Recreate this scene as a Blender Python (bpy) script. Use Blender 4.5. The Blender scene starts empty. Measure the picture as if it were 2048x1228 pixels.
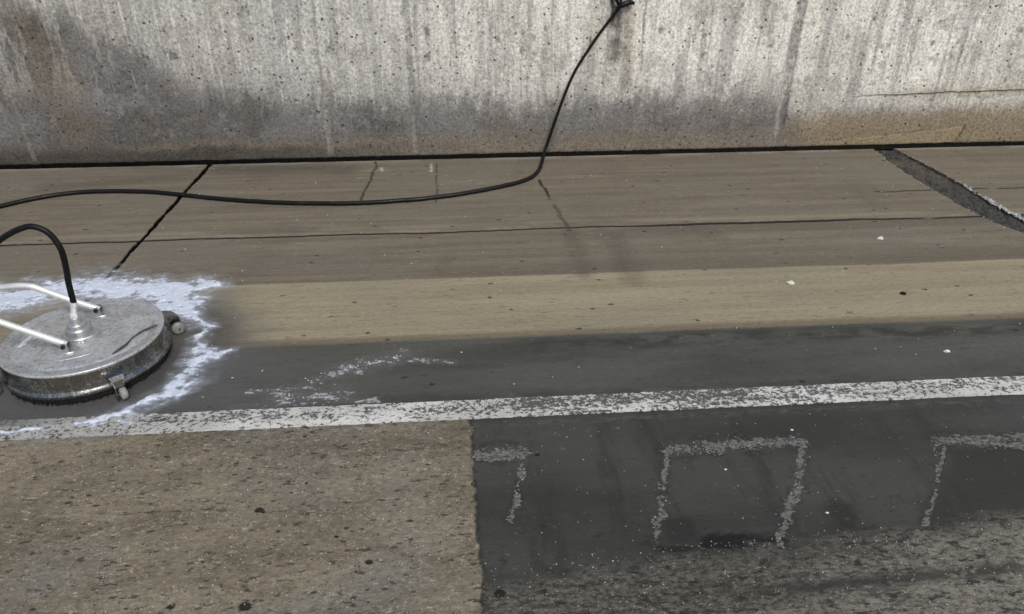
import bpy, bmesh, math, random
from mathutils import Vector, Matrix, noise
from mathutils.geometry import delaunay_2d_cdt
random.seed(7)
SC = bpy.context.scene
COL = SC.collection

# ---------------------------------------------------------------- camera
PITCH, ROLL, YAW, CAM_H = 29.5, -0.1, 4.0, 1.4
def camera():
    p, ro, ya = map(math.radians, (PITCH, ROLL, YAW))
    f = Vector((math.sin(ya)*math.cos(p), math.cos(ya)*math.cos(p), -math.sin(p)))
    r = Vector((math.cos(ya), -math.sin(ya), 0)); u = r.cross(f)
    r2 = r*math.cos(ro) + u*math.sin(ro); u2 = u*math.cos(ro) - r*math.sin(ro)
    cd = bpy.data.cameras.new('camera'); c = bpy.data.objects.new('camera', cd); COL.objects.link(c)
    cd.sensor_width = 36; cd.lens = 36*1450/2048; cd.clip_start = .05; cd.clip_end = 600
    m = Matrix((r2, u2, -f)).transposed().to_4x4(); m.translation = (0, 0, CAM_H)
    c.matrix_world = m; SC.camera = c
camera()
# ---------------------------------------------------------------- sky, sun, exposure
SUN_EL, SUN_AZ = math.radians(50), math.radians(158)      # azimuth clockwise from +Y
w = bpy.data.worlds.new('World'); SC.world = w; w.use_nodes = True
nt = w.node_tree; bg = nt.nodes['Background']; sk = nt.nodes.new('ShaderNodeTexSky')
sk.sky_type = 'NISHITA'; sk.sun_disc = False; sk.sun_elevation = SUN_EL; sk.sun_rotation = SUN_AZ
sk.dust_density = 2.0; sk.air_density = 1.0; sk.ozone_density = .6
nt.links.new(sk.outputs[0], bg.inputs[0]); bg.inputs[1].default_value = .09
ld = bpy.data.lights.new('sun', 'SUN'); ld.energy = 1.5; ld.angle = math.radians(20); ld.color = (1, .985, .94)
lo = bpy.data.objects.new('sun', ld); COL.objects.link(lo)
sd = Vector((math.sin(SUN_AZ)*math.cos(SUN_EL), math.cos(SUN_AZ)*math.cos(SUN_EL), math.sin(SUN_EL)))
lo.rotation_euler = sd.to_track_quat('Z', 'Y').to_euler(); lo.location = sd*20
SC.view_settings.view_transform = 'Standard'; SC.view_settings.look = 'None'
SC.view_settings.exposure = .60; SC.view_settings.gamma = 1

WALL_Y = 4.367

# ---------------------------------------------------------------- shader helpers
class Ex:
    """a float value in a node tree, with operators"""
    def __init__(s, T, o): s.T, s.o = T, o
    def _m(s, op, *a, clamp=False):
        n = s.T.nodes.new('ShaderNodeMath'); n.operation = op; n.use_clamp = clamp
        for i, v in enumerate((s,)+a):
            if isinstance(v, Ex): s.T.links.new(v.o, n.inputs[i])
            else: n.inputs[i].default_value = v
        return Ex(s.T, n.outputs[0])
    def __add__(s, b): return s._m('ADD', b)
    __radd__ = __add__
    def __mul__(s, b): return s._m('MULTIPLY', b)
    __rmul__ = __mul__
    def __sub__(s, b): return s._m('SUBTRACT', b)
    def __rsub__(s, b): return (s*-1)+b
    def __truediv__(s, b): return s._m('DIVIDE', b)
    def abs(s): return s._m('ABSOLUTE')
    def max(s, b): return s._m('MAXIMUM', b)
    def min(s, b): return s._m('MINIMUM', b)
    def sqrt(s): return s._m('SQRT')
    def inv(s): return 1-s
class Mat:
    def __init__(s, name):
        s.m = bpy.data.materials.new(name); s.m.use_nodes = True; s.T = s.m.node_tree
        s.b = s.T.nodes['Principled BSDF']
        g = s.T.nodes.new('ShaderNodeTexCoord'); s.P = g.outputs['Object']
        x = s.T.nodes.new('ShaderNodeSeparateXYZ'); s.T.links.new(s.P, x.inputs[0])
        s.x, s.y, s.z = [Ex(s.T, x.outputs[i]) for i in range(3)]
        s.k = 0
    def _vec(s, sc, off=None):
        s.k += 1
        n = s.T.nodes.new('ShaderNodeMapping')
        if isinstance(sc, (int, float)): sc = (sc,)*3
        n.inputs['Scale'].default_value = sc
        n.inputs['Location'].default_value = off or (s.k*7.31, s.k*3.77, s.k*1.93)
        s.T.links.new(s.P, n.inputs[0]); return n.outputs[0]
    def nz(s, sc, det=3, rough=.55, dist=0.):
        n = s.T.nodes.new('ShaderNodeTexNoise'); s.T.links.new(s._vec(sc), n.inputs['Vector'])
        n.inputs['Scale'].default_value = 1; n.inputs['Detail'].default_value = det
        n.inputs['Roughness'].default_value = rough; n.inputs['Distortion'].default_value = dist
        return Ex(s.T, n.outputs['Fac'])
    def vo(s, sc, feat='F1', cell=False, rnd=1.):
        n = s.T.nodes.new('ShaderNodeTexVoronoi'); n.feature = feat
        s.T.links.new(s._vec(sc), n.inputs['Vector']); n.inputs['Scale'].default_value = 1
        n.inputs['Randomness'].default_value = rnd
        d = Ex(s.T, n.outputs['Distance'])
        if cell:
            q = s.T.nodes.new('ShaderNodeSeparateColor'); s.T.links.new(n.outputs['Color'], q.inputs[0])
            return d, Ex(s.T, q.outputs[0]), Ex(s.T, q.outputs[1])
        return d
    def ss(s, x, a, b, lo=0., hi=1.):
        n = s.T.nodes.new('ShaderNodeMapRange'); n.interpolation_type = 'SMOOTHSTEP'
        if a > b: a, b, lo, hi = b, a, hi, lo
        for i, v in zip((1, 2, 3, 4), (a, b, lo, hi)): n.inputs[i].default_value = v
        s.T.links.new(x.o, n.inputs[0]); return Ex(s.T, n.outputs[0])
    def box(s, x, a, b, e):                # 1 between a and b, soft by e
        return s.ss(x, a-e, a+e)*s.ss(x, b+e, b-e)
    def dist(s, px, py, sx=1, sy=1, x=None, y=None):
        dx = ((x or s.x)-px)*sx; dy = ((y or s.y)-py)*sy
        return (dx*dx+dy*dy).sqrt()
    def seg(s, x, y, a, b):                # distance to a segment
        ax, ay = a; bx, by = b; vx, vy = bx-ax, by-ay; L = vx*vx+vy*vy
        t = (((x-ax)*vx+(y-ay)*vy)/L)._m('ADD', 0., clamp=True)
        dx = x-ax-t*vx; dy = y-ay-t*vy
        return (dx*dx+dy*dy).sqrt()
    def mix(s, f, a, b, mode='MIX'):
        n = s.T.nodes.new('ShaderNodeMix'); n.data_type = 'RGBA'; n.blend_type = mode
        for k, v in ((0, f), (6, a), (7, b)):
            if isinstance(v, Ex): s.T.links.new(v.o, n.inputs[k])
            elif isinstance(v, (int, float)): n.inputs[k].default_value = v
            elif isinstance(v, tuple): n.inputs[k].default_value = (*v, 1)
            else: s.T.links.new(v, n.inputs[k])
        return n.outputs[2]
    def mul(s, c, f):                      # colour times float
        n = s.T.nodes.new('ShaderNodeVectorMath'); n.operation = 'SCALE'
        s.T.links.new(c, n.inputs[0]); s.T.links.new(f.o, n.inputs[3]); return n.outputs[0]
    def out(s, col=None, rough=None, metal=None, h=None, dist=.003, strength=1., **kw):
        for k, v in (('Base Color', col), ('Roughness', rough), ('Metallic', metal)):
            if v is None: continue
            if isinstance(v, Ex): s.T.links.new(v.o, s.b.inputs[k])
            elif isinstance(v, (int, float)): s.b.inputs[k].default_value = v
            elif isinstance(v, tuple): s.b.inputs[k].default_value = (*v, 1)
            else: s.T.links.new(v, s.b.inputs[k])
        for k, v in kw.items():
            k = k.replace('_', ' ')
            if isinstance(v, Ex): s.T.links.new(v.o, s.b.inputs[k])
            else: s.b.inputs[k].default_value = v
        if h is not None:
            n = s.T.nodes.new('ShaderNodeBump'); n.inputs['Distance'].default_value = dist
            n.inputs['Strength'].default_value = strength
            s.T.links.new(h.o, n.inputs['Height']); s.T.links.new(n.outputs[0], s.b.inputs['Normal'])
        return s.m
def lin(r, g, b, k=1.):                    # display value 0-255 to a linear albedo
    f = lambda v: (v/255/12.92 if v < 10.3 else ((v/255+.055)/1.055)**2.4)*k
    return (f(r), f(g), f(b))

# ---------------------------------------------------------------- pavement material
GK = .74                                    # display value to albedo under this light
GT = lambda r, g, b: lin(r*1.03, g*1.015, b*.985, GK)
def residue_field(M, xr, yr, S):
    m = None
    for ax_, ay_, bx_, by_, w_ in S:
        v = 1-M.seg(xr, yr, (ax_, ay_), (bx_, by_))/w_; m = v if m is None else m.max(v)
    return m
def gutter_material():                       # slabs, tan band and scrubbed strip behind the line
    M = Mat('washed_gutter_concrete'); x, y = M.x, M.y; ss, nz, L = M.ss, M.nz, GT
    streak = nz((.7, 16, 1), 4, .6); blot = nz((1.2, 2.2, 1), 3, .5); blot2 = nz((3.5, 1.0, 1), 3, .5)
    yb = y+(nz((1.3, .2, 1), 3, .5)-.5)*.035+(nz((30, 30, 1), 3, .6)-.5)*.010
    c = M.mix(ss(streak, .32, .68), L(108, 100, 88), L(126, 118, 104))
    c = M.mix(ss(blot, .42, .64)*.7, c, L(119, 113, 103))
    c = M.mix(ss(blot2, .55, .75)*.45, c, L(98, 90, 79))
    c = M.mix(ss(nz((3, 14, 1), 5, .7), .53, .66)*.35, c, L(140, 131, 115))
    c = M.mix(M.box(yb, 3.12, 3.22, .03)*ss(x, .2, 1.2)*.55, c, L(98, 88, 75))
    c = M.mix(M.box(yb, 2.73, 2.86, .05)*ss(x, -.6, .6)*.5, c, L(98, 90, 78))
    c = M.mix(M.box(yb, 3.27, 3.31, .015)*ss(blot, .4, .55)*.55, c, L(150, 139, 119))
    c = M.mix(ss(yb, 4.27, 4.33)*ss(blot2, .35, .6)*.6, c, L(158, 153, 144))
    c = M.mix(ss(M.seg(x, yb, (-1.4, 4.22), (-.7, 4.18)), .16, .02)*.6, c, L(82, 78, 72))
    c = M.mix(ss(M.seg(x, yb, (-2.3, 4.0), (-1.6, 4.12)), .12, .02)*.45, c, L(88, 82, 73))
    tan = M.mix(ss(streak, .3, .7), L(146, 137, 114), L(162, 153, 130))
    tan = M.mix(ss(blot, .45, .7)*.45, tan, L(142, 137, 121))
    tan = M.mix(ss(nz((9, 22, 1), 5, .72), .55, .68)*.35, tan, L(128, 119, 101))
    c = M.mix(ss(yb, 2.742, 2.728), c, tan)
    c = M.mix(M.box(yb, 2.24, 2.285, .018)*.75, c, L(112, 100, 84))
    strip = M.mix(ss(nz((1.5, 7, 1), 4, .6), .35, .65), L(70, 71, 66), L(86, 86, 81))
    strip = M.mix(ss(x, 1.0, 2.4)*M.box(y, 1.98, 2.12, .06)*.7, strip, L(98, 98, 95))
    edge = M.box(yb+(nz((5, 12, 1), 3)-.5)*.08, 2.14, 2.22, .03)*ss(nz((9, 26, 1), 4, .7), .42, .6)
    strip = M.mix(edge*ss(x, -.3, .6)*.85, strip, L(48, 47, 43))
    strip = M.mix(ss(nz((14, 40, 1), 5, .75), .60, .66)*.6, strip, L(52, 51, 47))
    strip = M.mix(ss(nz((30, 60, 1), 4, .75), .64, .69)*.5, strip, L(120, 119, 114))
    strip = M.mix(ss(y, 1.93, 1.88)*ss(nz((7, 20, 1), 4, .7), .4, .6)*.6, strip, L(56, 54, 49))
    sm = ss(yb, 2.262, 2.235)
    c = M.mix(sm, c, strip)
    dw = M.dist(-1.22, 2.3, 1, 1.05)+(nz((3, 5, 1), 3)-.5)*.22
    wp = ss(dw, .56, .34)
    c = M.mix(wp*.6, c, L(104, 104, 104))  # wet ground turned grey, with spray haze mixed into its colour
    c = M.mix(ss(x, -.45, -.85)*ss(y, 2.25, 2.15)*.45, c, L(102, 102, 105))
    c = M.mix(ss(dw, .44, .28)*.8, c, L(80, 79, 77))
    yc = y+(nz((1.6, .1, 1), 3)-.5)*.06+(nz((25, .1, 1), 2)-.5)*.010+(nz((90, .1, 1), 2)-.5)*.004
    crack = ss((yc-3.222).abs()-ss(x, .7, 1.1)*.005+ss(x, 1.7, 2.3)*.004, .0110, .004)*ss(nz((3, .1, 1), 3), .28, .42)
    cr2 = ss((yc-3.60+(nz((9, .1, 1), 2)-.5)*.03).abs(), .012, .003)*ss(nz((5, .1, 1), 2), .47, .53)*M.box(x, 1.5, 3.4, .1)
    xk = x+(nz((6, 9, 1), 4, .7)-.5)*.07; kb = ss(nz((12, 12, 1), 3), .38, .5)
    def ck(a, b, wd, st): return ss(M.seg(xk, y, a, b), wd, wd*.3)*kb*st
    cr3 = ck((-.515, 4.33), (-.546, 3.68), .010, .7).max(ck((.435, 3.92), (.458, 3.66), .012, .9)).max(ck((.458, 3.66), (.5, 3.2), .014, .45)).max(ck((-.16, 4.32), (-.15, 3.62), .008, .5))
    allc = crack.max(cr2*.8).max(cr3)
    c = M.mix(allc*.95, c, L(16, 15, 13))
    c = M.mix(M.box(yc, 3.24, 3.262, .006)*ss(nz((4, .1, 1), 4), .45, .6)*.4, c, L(160, 152, 136))
    c = M.mix(ss(M.seg(xk, y, (.5, 3.2), (.50, 2.72)), .07, .01)*.35, c, L(82, 76, 66))
    c = M.mix(ss(M.seg(xk, y, (.70, 3.1), (.70, 2.66)), .09, .01)*.35, c, L(82, 76, 66))
    # white residue left on the scrubbed strip, dabs near the wall
    xr = x+(nz((16, 16, 1), 3, .6)-.5)*.04; yr = y+(nz((16, 16, 1), 3, .6)-.5)*.035
    n_a, n_b = nz((60, 100, 1), 5, .75), nz((18, 30, 1), 4, .65)
    g2 = residue_field(M, xr, yr, [(-.60, 1.925, -.44, 1.935, .045), (-.56, 1.99, -.45, 2.06, .018), (-.46, 2.065, -.36, 2.10, .032), (-.36, 2.10, -.24, 2.14, .038), (-.2, 2.12, -.06, 2.095, .014), (-.75, 1.893, -.3, 1.897, .012), (-.72, 1.97, -.62, 1.98, .010)])
    rs2 = ss(g2*.5+(n_a-.5)*4.0+(n_b-.5)*6.0, .55, .95)
    c = M.mix(ss(g2, -1.2, .4)*.25, c, L(120, 121, 124))
    c = M.mix(rs2*ss(g2, -.9, .1)*.85, c, M.mix(ss(n_a, .45, .65), L(140, 142, 146), L(205, 207, 211)))
    for wx_, wy0, wy1 in ((-.475, 4.14, 4.20), (-.185, 4.10, 4.25)):
        c = M.mix(ss(M.seg(xr, yr, (wx_, wy0), (wx_, wy1))+(n_b-.5)*.05, .012, .002)*.7, c, L(190, 186, 176))
    pc, pr_, pg = M.vo((13, 20, 1), cell=True)
    pock = ss(pc+(n_a-.5)*.5, .16, .07)*ss(pr_, .80, .83)
    c = M.mix(pock*.8, c, L(36, 33, 29))
    grain = nz((50, 110, 1), 4, .75); st2 = nz((5, 60, 1), 4, .7)
    c = M.mix(ss(nz((14, 90, 1), 4, .65), .59, .66)*.45*ss(sm, 1, .3), c, L(76, 69, 58))
    c = M.mix(ss(nz((16, 70, 1), 4, .65), .62, .68)*.35*ss(sm, 1, .3), c, L(170, 162, 144))
    c = M.mul(c, 1+(grain-.5)*.95+(st2-.5)*.28)
    return M.out(c, .82-wp*.32-sm*.2, h=grain+st2*.5-allc*4-pock*2, dist=.003, strength=.8, Specular_IOR_Level=.35)

def near_material():                         # dry exposed grit, wet dark patch and worn apron in front of the line
    M = Mat('near_pavement'); x, y = M.x, M.y; ss, nz, L = M.ss, M.nz, GT
    nA, nB, nC = nz((45, 75, 1), 5, .78), nz((26, 60, 1), 4, .7), nz((18, 28, 1), 4, .7)
    low = M.mix(ss(nz((3, 7, 1), 4, .6), .35, .65), L(116, 108, 93), L(140, 132, 116))
    low = M.mix(ss(nz((1.6, 2.6, 1), 5, .65), .46, .62)*.7, low, L(124, 121, 115))
    low = M.mix(M.box(x, -.28, -.12, .06)*M.box(y, 1.2, 1.62, .06)*.5, low, L(134, 130, 122))
    low = M.mix(ss(nz((2.4, 6, 1), 5, .7), .50, .62)*.5, low, L(100, 91, 77))
    low = M.mix(ss(nC, .55, .66)*.4, low, L(96, 89, 77))
    low = M.mix(ss((nz((34, 50, 1), 3, .6)-.5).abs(), .035, .0)*ss(nC, .40, .55)*.5, low, L(172, 166, 150))
    low = M.mix(ss((nz((30, 60, 1), 4, .65)-.5).abs(), .020, .0)*ss(nC, .60, .45)*.6, low, L(60, 54, 46))
    low = M.mix(ss(nB+(nA-.5)*.3, .585, .635)*.85, low, L(62, 56, 48))
    low = M.mix(ss(nz((38, 60, 1), 4, .75), .605, .66)*.75, low, L(182, 175, 160))
    low = M.mul(M.mix(.5, low, (1.04, 1., .94), 'MULTIPLY'), 1+(nA-.5)*1.6)
    wet = M.mix(ss(nz((1.1, 4, 1), 4), .35, .65), L(54, 56, 51), L(73, 74, 68))
    wet = M.mix(ss(nz((9, 1.6, 1), 5, .65), .50, .64)*.6, wet, L(46, 46, 42))
    wet = M.mix(ss(x-(y-1.21)*.97, 1.05, 1.12)*M.box(y, 1.1, 1.545, .03)*.8, wet, L(50, 48, 44))
    wet = M.mix(ss(M.dist(1.95, 1.68, 1, 2.2), .5, .1)*.5, wet, L(88, 88, 87))
    wet = M.mix(M.box(x+(nC-.5)*.02, .475, .56, .014)*M.box(y, 1.245, 1.335, .02)*.75, wet, L(42, 41, 37))
    q = M.seg(x, y, (.58, 1.248), (.745, 1.232))+(nB-.5)*.06
    wet = M.mix(ss(q, .036, .014)*.97, wet, L(12, 11, 10))
    q = M.seg(x, y, (.45, 1.232), (.56, 1.225))+(nB-.5)*.05
    wet = M.mix(ss(q, .014, .004)*.8, wet, L(20, 19, 17))
    q = M.seg(x, y, (.93, 1.20), (.96, 1.33))+(nC-.5)*.10
    wet = M.mix(ss(q, .04, .01)*.8, wet, L(44, 42, 38))
    wet = M.mix(ss(nC+(nA-.5)*.2, .58, .64)*ss(y, 1.55, 1.2)*.7, wet, L(42, 40, 36))
    wet = M.mix(ss(nz((30, 44, 1), 5, .75), .63, .68)*.6, wet, L(106, 104, 98))
    wet = M.mix(M.box(y, 1.735, 1.76, .01)*ss(nB, .46, .58)*.6, wet, L(92, 90, 84))
    # removed paint outlines
    xr = x+(nz((16, 16, 1), 3, .6)-.5)*.04; yr = y+(nz((16, 16, 1), 3, .6)-.5)*.035
    n_a, n_b = nz((70, 100, 1), 5, .78), nz((18, 24, 1), 4, .65)
    g1 = residue_field(M, xr, yr, [(-.02, 1.612, .142, 1.616, .032), (.142, 1.60, .128, 1.50, .013), (.118, 1.45, .09, 1.35, .010),
        (.58, 1.597, .97, 1.604, .030), (.565, 1.59, .51, 1.44, .011), (.50, 1.40, .455, 1.28, .013), (.97, 1.60, .90, 1.46, .015), (.88, 1.42, .80, 1.31, .017), (.80, 1.31, .75, 1.23, .010),
        (1.38, 1.572, 1.52, 1.56, .030), (1.45, 1.565, 1.64, 1.525, .016), (1.5, 1.585, 1.9, 1.555, .020), (1.38, 1.56, 1.27, 1.41, .006), (1.24, 1.37, 1.14, 1.26, .008), (1.12, 1.24, 1.0, 1.19, .009)])
    wet = M.mix(ss(g1, -1.3, .1)*ss(n_b, .44, .58)*.75, wet, L(42, 41, 37))
    rs = ss(g1*.8+(n_a-.5)*3.4+(n_b-.5)*3.2, .26, .46)*ss(g1, -.5, .1)
    wet = M.mix(rs*.7, wet, M.mix(ss(n_a, .42, .62), L(96, 95, 91), L(150, 149, 144)))
    # coarse worn apron
    apron = M.mix(ss(nA, .38, .62), L(58, 56, 51), L(112, 108, 99))
    apron = M.mix(ss(x*.55+y*-1.6+(nz((4, 12, 1), 4)-.5)*.7, -1.45, -1.1), apron, M.mix(ss(nA, .35, .6), L(82, 79, 72), L(142, 138, 127)))
    apron = M.mix(ss(n_a, .58, .66)*.75, apron, L(165, 160, 148))
    apron = M.mix(ss(nB+(nA-.5)*.3, .56, .62)*.85, apron, L(34, 33, 29))
    apron = M.mix(ss(nz((7, 26, 1), 5, .7), .54, .64)*.55, apron, L(46, 44, 40))
    ys = y-x*.035+(nz((.8, 3, 1), 2)-.5)*.03
    apron = M.mix(M.box(ys, 1.055, 1.088, .014)*ss(x, .35, .8)*ss(nC, .35, .5)*.85, apron, L(58, 56, 52))
    am = ss(y-x*.085+(nz((5, 18, 1), 5, .7)-.5)*.20+(nA-.5)*.22+(nC-.5)*.12, 1.195, 1.12)
    wet = M.mix(am, wet, apron)
    xe = x+(nz((6, 9, 1), 4, .65)-.5)*.05+(nA-.5)*.018+(y-1.4)*.03
    right = ss(xe, -.003, .004)
    c = M.mix(right, low, wet)
    c = M.mix(M.box(xe, -.002, .010, .004)*ss(nC, .42, .52)*.6, c, L(34, 33, 29))
    c = M.mix(ss(y, 1.762, 1.775)*ss(nB, .45, .58)*.5, c, L(60, 55, 48))
    c = M.mix(ss(x, -.9, -1.2)*ss(y, 1.73, 1.78)*ss(nC, .4, .6)*.5, c, L(150, 150, 150))
    pits = None
    for px, py, r in ((-.567, 1.438, .012), (-.529, 1.137, .015), (.05, 1.13, .014), (-.261, 1.243, .009), (-.695, 1.148, .009), (-.46, 1.53, .006), (-.553, 1.43, .005), (.185, 1.6, .007), (-.35, 1.33, .005)):
        v = ss(M.dist(px, py, .85, 1.1)+(nA-.5)*.016, r, r*.55); pits = v if pits is None else pits.max(v)
    pd, pr_, pg_ = M.vo((24, 38, 1), cell=True)
    c = M.mix(ss(pd+(nB-.5)*.9, .20, .08)*ss(pr_, .62, .66)*(1-right*.4)*.85, c, L(44, 40, 34))
    c = M.mix(pits*.93, c, L(20, 19, 16))
    return M.out(c, .85-right*ss(am, 1, 0)*.26, h=nA*1.1+nB*.4-pits*4+am*nA*.8+rs*right*.5, dist=.0035, strength=.8, Specular_IOR_Level=.35)

def wall_material():
    M = Mat('weathered_wall_concrete'); x, z = M.x, M.z; ss, nz = M.ss, M.nz
    L = lambda r, g, b: lin(r, g*.985, b*.975, .80)
    st = nz((13, 1, .9), 4, .6); st2 = nz((45, 1, 2.2), 3, .6); bl = nz((2.2, 1, 2.4), 4, .6); bl3 = nz((.8, 1, .8), 2)
    clean = M.mix(ss(x+(bl3-.5)*1.2, -1.6, 1.1), L(200, 200, 195), L(252, 250, 239))
    clean = M.mix(ss(bl, .46, .66)*.6, clean, L(188, 184, 172))
    clean = M.mix(ss(st, .48, .64)*.7, clean, L(170, 171, 168))
    clean = M.mix(ss(st2+(nz((30, 1, 30), 4, .7)-.5)*.5, .52, .64)*.6, clean, L(242, 240, 230))
    clean = M.mix(ss(nz((7, 1, 5), 5, .72), .52, .60)*.5, clean, L(164, 161, 151))
    clean = M.mix(ss(nz((18, 1, 1.6), 5, .75), .54, .62)*.4, clean, L(160, 157, 148))
    # dirt zone: height falls from left to right, ragged drips below it
    h0 = ss(x+(bl3-.5)*.5, -2.5, -1.2)*-.55+ss(x, -1.2, .2)*-.05+ss(x, 1.9, 2.1)*-.12+.97
    f = z-h0+(st-.5)*.20+(st2-.5)*.10+(bl-.5)*.26+(nz((16, 1, 9), 5, .75)-.5)*.34
    cl = ss(f, -.10, .04)*.35+ss(f, -.22, .24)*.65
    dirty = M.mix(ss(nz((3, 1, 4), 4), .38, .62), L(98, 97, 95), L(126, 125, 124))
    dirty = M.mix(ss(x, -1.0, .6)*.5, dirty, L(130, 127, 124))
    dirty = M.mix(ss(nz((2.4, 1, 5), 4, .65), .48, .66)*.42, dirty, L(120, 108, 92))
    dirty = M.mix(ss(nz((5, 1, 16), 5, .75), .55, .64)*ss(z, .3, .1)*.5, dirty, L(80, 76, 69))
    dirty = M.mix(ss(nz((12, 1, 9), 5, .75), .56, .64)*.45, dirty, L(158, 156, 150))
    dirty = M.mix(ss(nz((11, 1, 2.4), 5, .75), .51, .57)*ss(z, .30, .55)*.75, dirty, L(170, 168, 160))
    dirty = M.mix(ss(M.seg(x, z, (-2.40, .95), (-2.25, .3))+(bl-.5)*.5+(st-.5)*.2, .22, .0)*.5, dirty, L(118, 104, 82))
    c = M.mix(cl, dirty, clean)
    # brown foot of the wall
    zf = z+(nz((2.5, 1, 1), 3)-.5)*.12+(nz((20, 1, 20), 3)-.5)*.05
    c = M.mix(ss(zf, .21, .07)*.75, c, M.mix(ss(x, -1.4, .3), L(98, 91, 80), L(132, 121, 105)))
    c = M.mix(ss(x, 1.95, 2.3)*ss(zf, .30, .18)*.7, c, L(150, 134, 106))
    c = M.mix(ss(x, .2, -1.8)*ss(zf, .14, .05)*.75, c, L(66, 63, 57))
    c = M.mix(M.box(zf, .10, .125, .02)*M.box(x, -2.0, -.4, .2)*.4, c, L(146, 134, 114))
    # flaked tan skin at the right foot
    flake = ss(z-(x-2.25)*.085-.025+(nz((14, 1, 14), 3)-.5)*.03, .02, .010)*M.box(x, 2.3, 3.18, .012)*ss(z, .01, .02)
    fl_e = M.box(z-(x-2.25)*.085-.025+(nz((14, 1, 14), 3)-.5)*.03, .012, .026, .006)*M.box(x, 2.3, 3.18, .012)
    c = M.mix(flake*.45, c, L(165, 148, 117)); c = M.mix(fl_e*ss(bl, .4, .55)*.5, c, L(80, 70, 56))
    c = M.mix(ss(M.seg(x, z, (3.17, .03), (3.20, .13)), .010, .004)*.6, c, L(60, 54, 45))
    # vertical form marks and streaks
    xw = x+(nz((1, 1, 5), 3)-.5)*.03
    mk, mk2 = nz((26, 1, 9), 5, .75), nz((14, 1, 10), 4, .7)
    def vs(px, wd, z0, z1, col, s, c):
        return M.mix(ss((xw-px).abs()+(mk-.5)*.05, wd, wd*.2)*M.box(z+(st2-.5)*.1, z0, z1, .03)*(ss(mk2, .35, .6)*.6+.4)*s, c, col)
    c = vs(1.985, .045, .10, 2.6, L(120, 118, 114), .75, c)
    c = vs(2.008, .014, .16, 2.6, L(84, 82, 78), .55, c)
    c = vs(1.965, .02, .09, .40, L(196, 193, 184), .7, c)
    c = vs(-.80, .016, .35, 2.6, L(110, 109, 106), .5, c)
    c = vs(-.80, .030, .03, .30, L(176, 173, 166), .4, c)
    c = vs(-.285, .030, .30, 2.6, L(116, 116, 115), .65, c)
    c = vs(-.285, .022, .03, .28, L(164, 161, 154), .6, c)
    c = vs(2.93, .016, .2, 2.6, L(150, 140, 122), .6, c)
    c = vs(3.03, .012, .15, .7, L(138, 128, 110), .5, c)
    c = vs(-.05, .006, .47, .62, L(104, 92, 70), .8, c)
    c = M.mix(ss(M.seg(xw, z, (-2.56, .62), (-2.53, .05))+(nz((60, 1, 40), 3)-.5)*.02, .020, .004)*.42, c, L(150, 146, 136))
    # run-off below the hose knot
    c = vs(.91, .07, .55, 2.6, L(92, 88, 80), .85, c)
    c = vs(.985, .050, .40, .86, L(128, 115, 95), .65, c)
    c = vs(1.07, .012, .5, 2.6, L(120, 108, 90), .75, c)
    c = vs(.885, .016, .78, 2.6, L(40, 38, 34), .9, c)
    c = M.mix(ss(M.seg(xw, z, (.52, .0), (.56, .20)), .05, .01)*.5, c, L(92, 86, 76))  # darker strip on the wall along the foot of the hose
    # lift line on the right
    lz = z-.325-(x-2.7)*.025+(nz((4, 1, 1), 3)-.5)*.025+(nz((40, 1, 1), 3)-.5)*.01
    ll = ss(lz.abs(), .010, .003)*ss(x, 2.35, 2.7)
    c = M.mix(ll*ss(bl, .38, .55)*.4, c, L(92, 78, 58)); c = M.mix(ss(lz.abs(), .05, .0)*ss(x, 2.3, 2.9)*.4, c, L(150, 133, 104))
    # speckles
    d, r, g = M.vo((46, 46, 46), cell=True)
    sp = ss(nz((2.2, 1, 2.2), 3), .40, .60)*.8+.2
    c = M.mix(sp*ss(d+(nz(150, 2)-.5)*.3, .34, .16)*ss(r, .70, .76)*(cl*.6+.12), c, L(92, 84, 68))
    d, r, g = M.vo((15, 15, 13), cell=True)
    c = M.mix(ss(d+(nz(60, 3)-.5)*.5, .32, .10)*ss(r, .78, .84)*(cl*.6+.1), c, L(104, 100, 90))
    d, r, g = M.vo((7, 7, 5.5), cell=True)
    c = M.mix(ss(d+(nz((50, 50, 30), 4, .75)-.5)*.8, .26, .06)*ss(r, .60, .66)*M.box(x, -2.1, .9, .3)*ss(z, .45, .6)*.75, c, L(92, 89, 82))
    d, r, g = M.vo((22, 22, 22), cell=True)
    c = M.mix(ss(d+(nz(90, 2)-.5)*.3, .17, .10)*ss(g, .86, .9)*.8, c, L(58, 52, 42))
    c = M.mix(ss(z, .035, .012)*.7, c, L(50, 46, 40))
    gr = nz(62, 5, .78); ww = M.vo(58, 'DISTANCE_TO_EDGE')
    r1 = ss((nz((30, 30, 30), 3, .6)-.5).abs(), .035, .0)*ss(nz(8, 3), .40, .55)
    r2 = ss((nz((26, 26, 26), 4, .65)-.5).abs(), .022, .0)*ss(nz(7, 3), .44, .58)
    c = M.mix(r1*(cl*.34+.06), c, L(232, 229, 216)); c = M.mix(r2*(cl*.32+.12), c, L(104, 99, 88))
    c = M.mix(ss(nz((24, 24, 24), 5, .78), .60, .67)*.5, c, L(108, 101, 86))
    v = 1+(gr-.5)*2.6+(ss(ww, .0, .12)-.85)*.10
    c = M.mul(c, v)
    hh = gr*.8+bl*1.2+st*.8-ll*2+flake*1.0-ss(d, .17, .10)*ss(g, .86, .9)*1.2
    return M.out(c, .86, h=hh, dist=.006, strength=.8, Specular_IOR_Level=.3)

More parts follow.
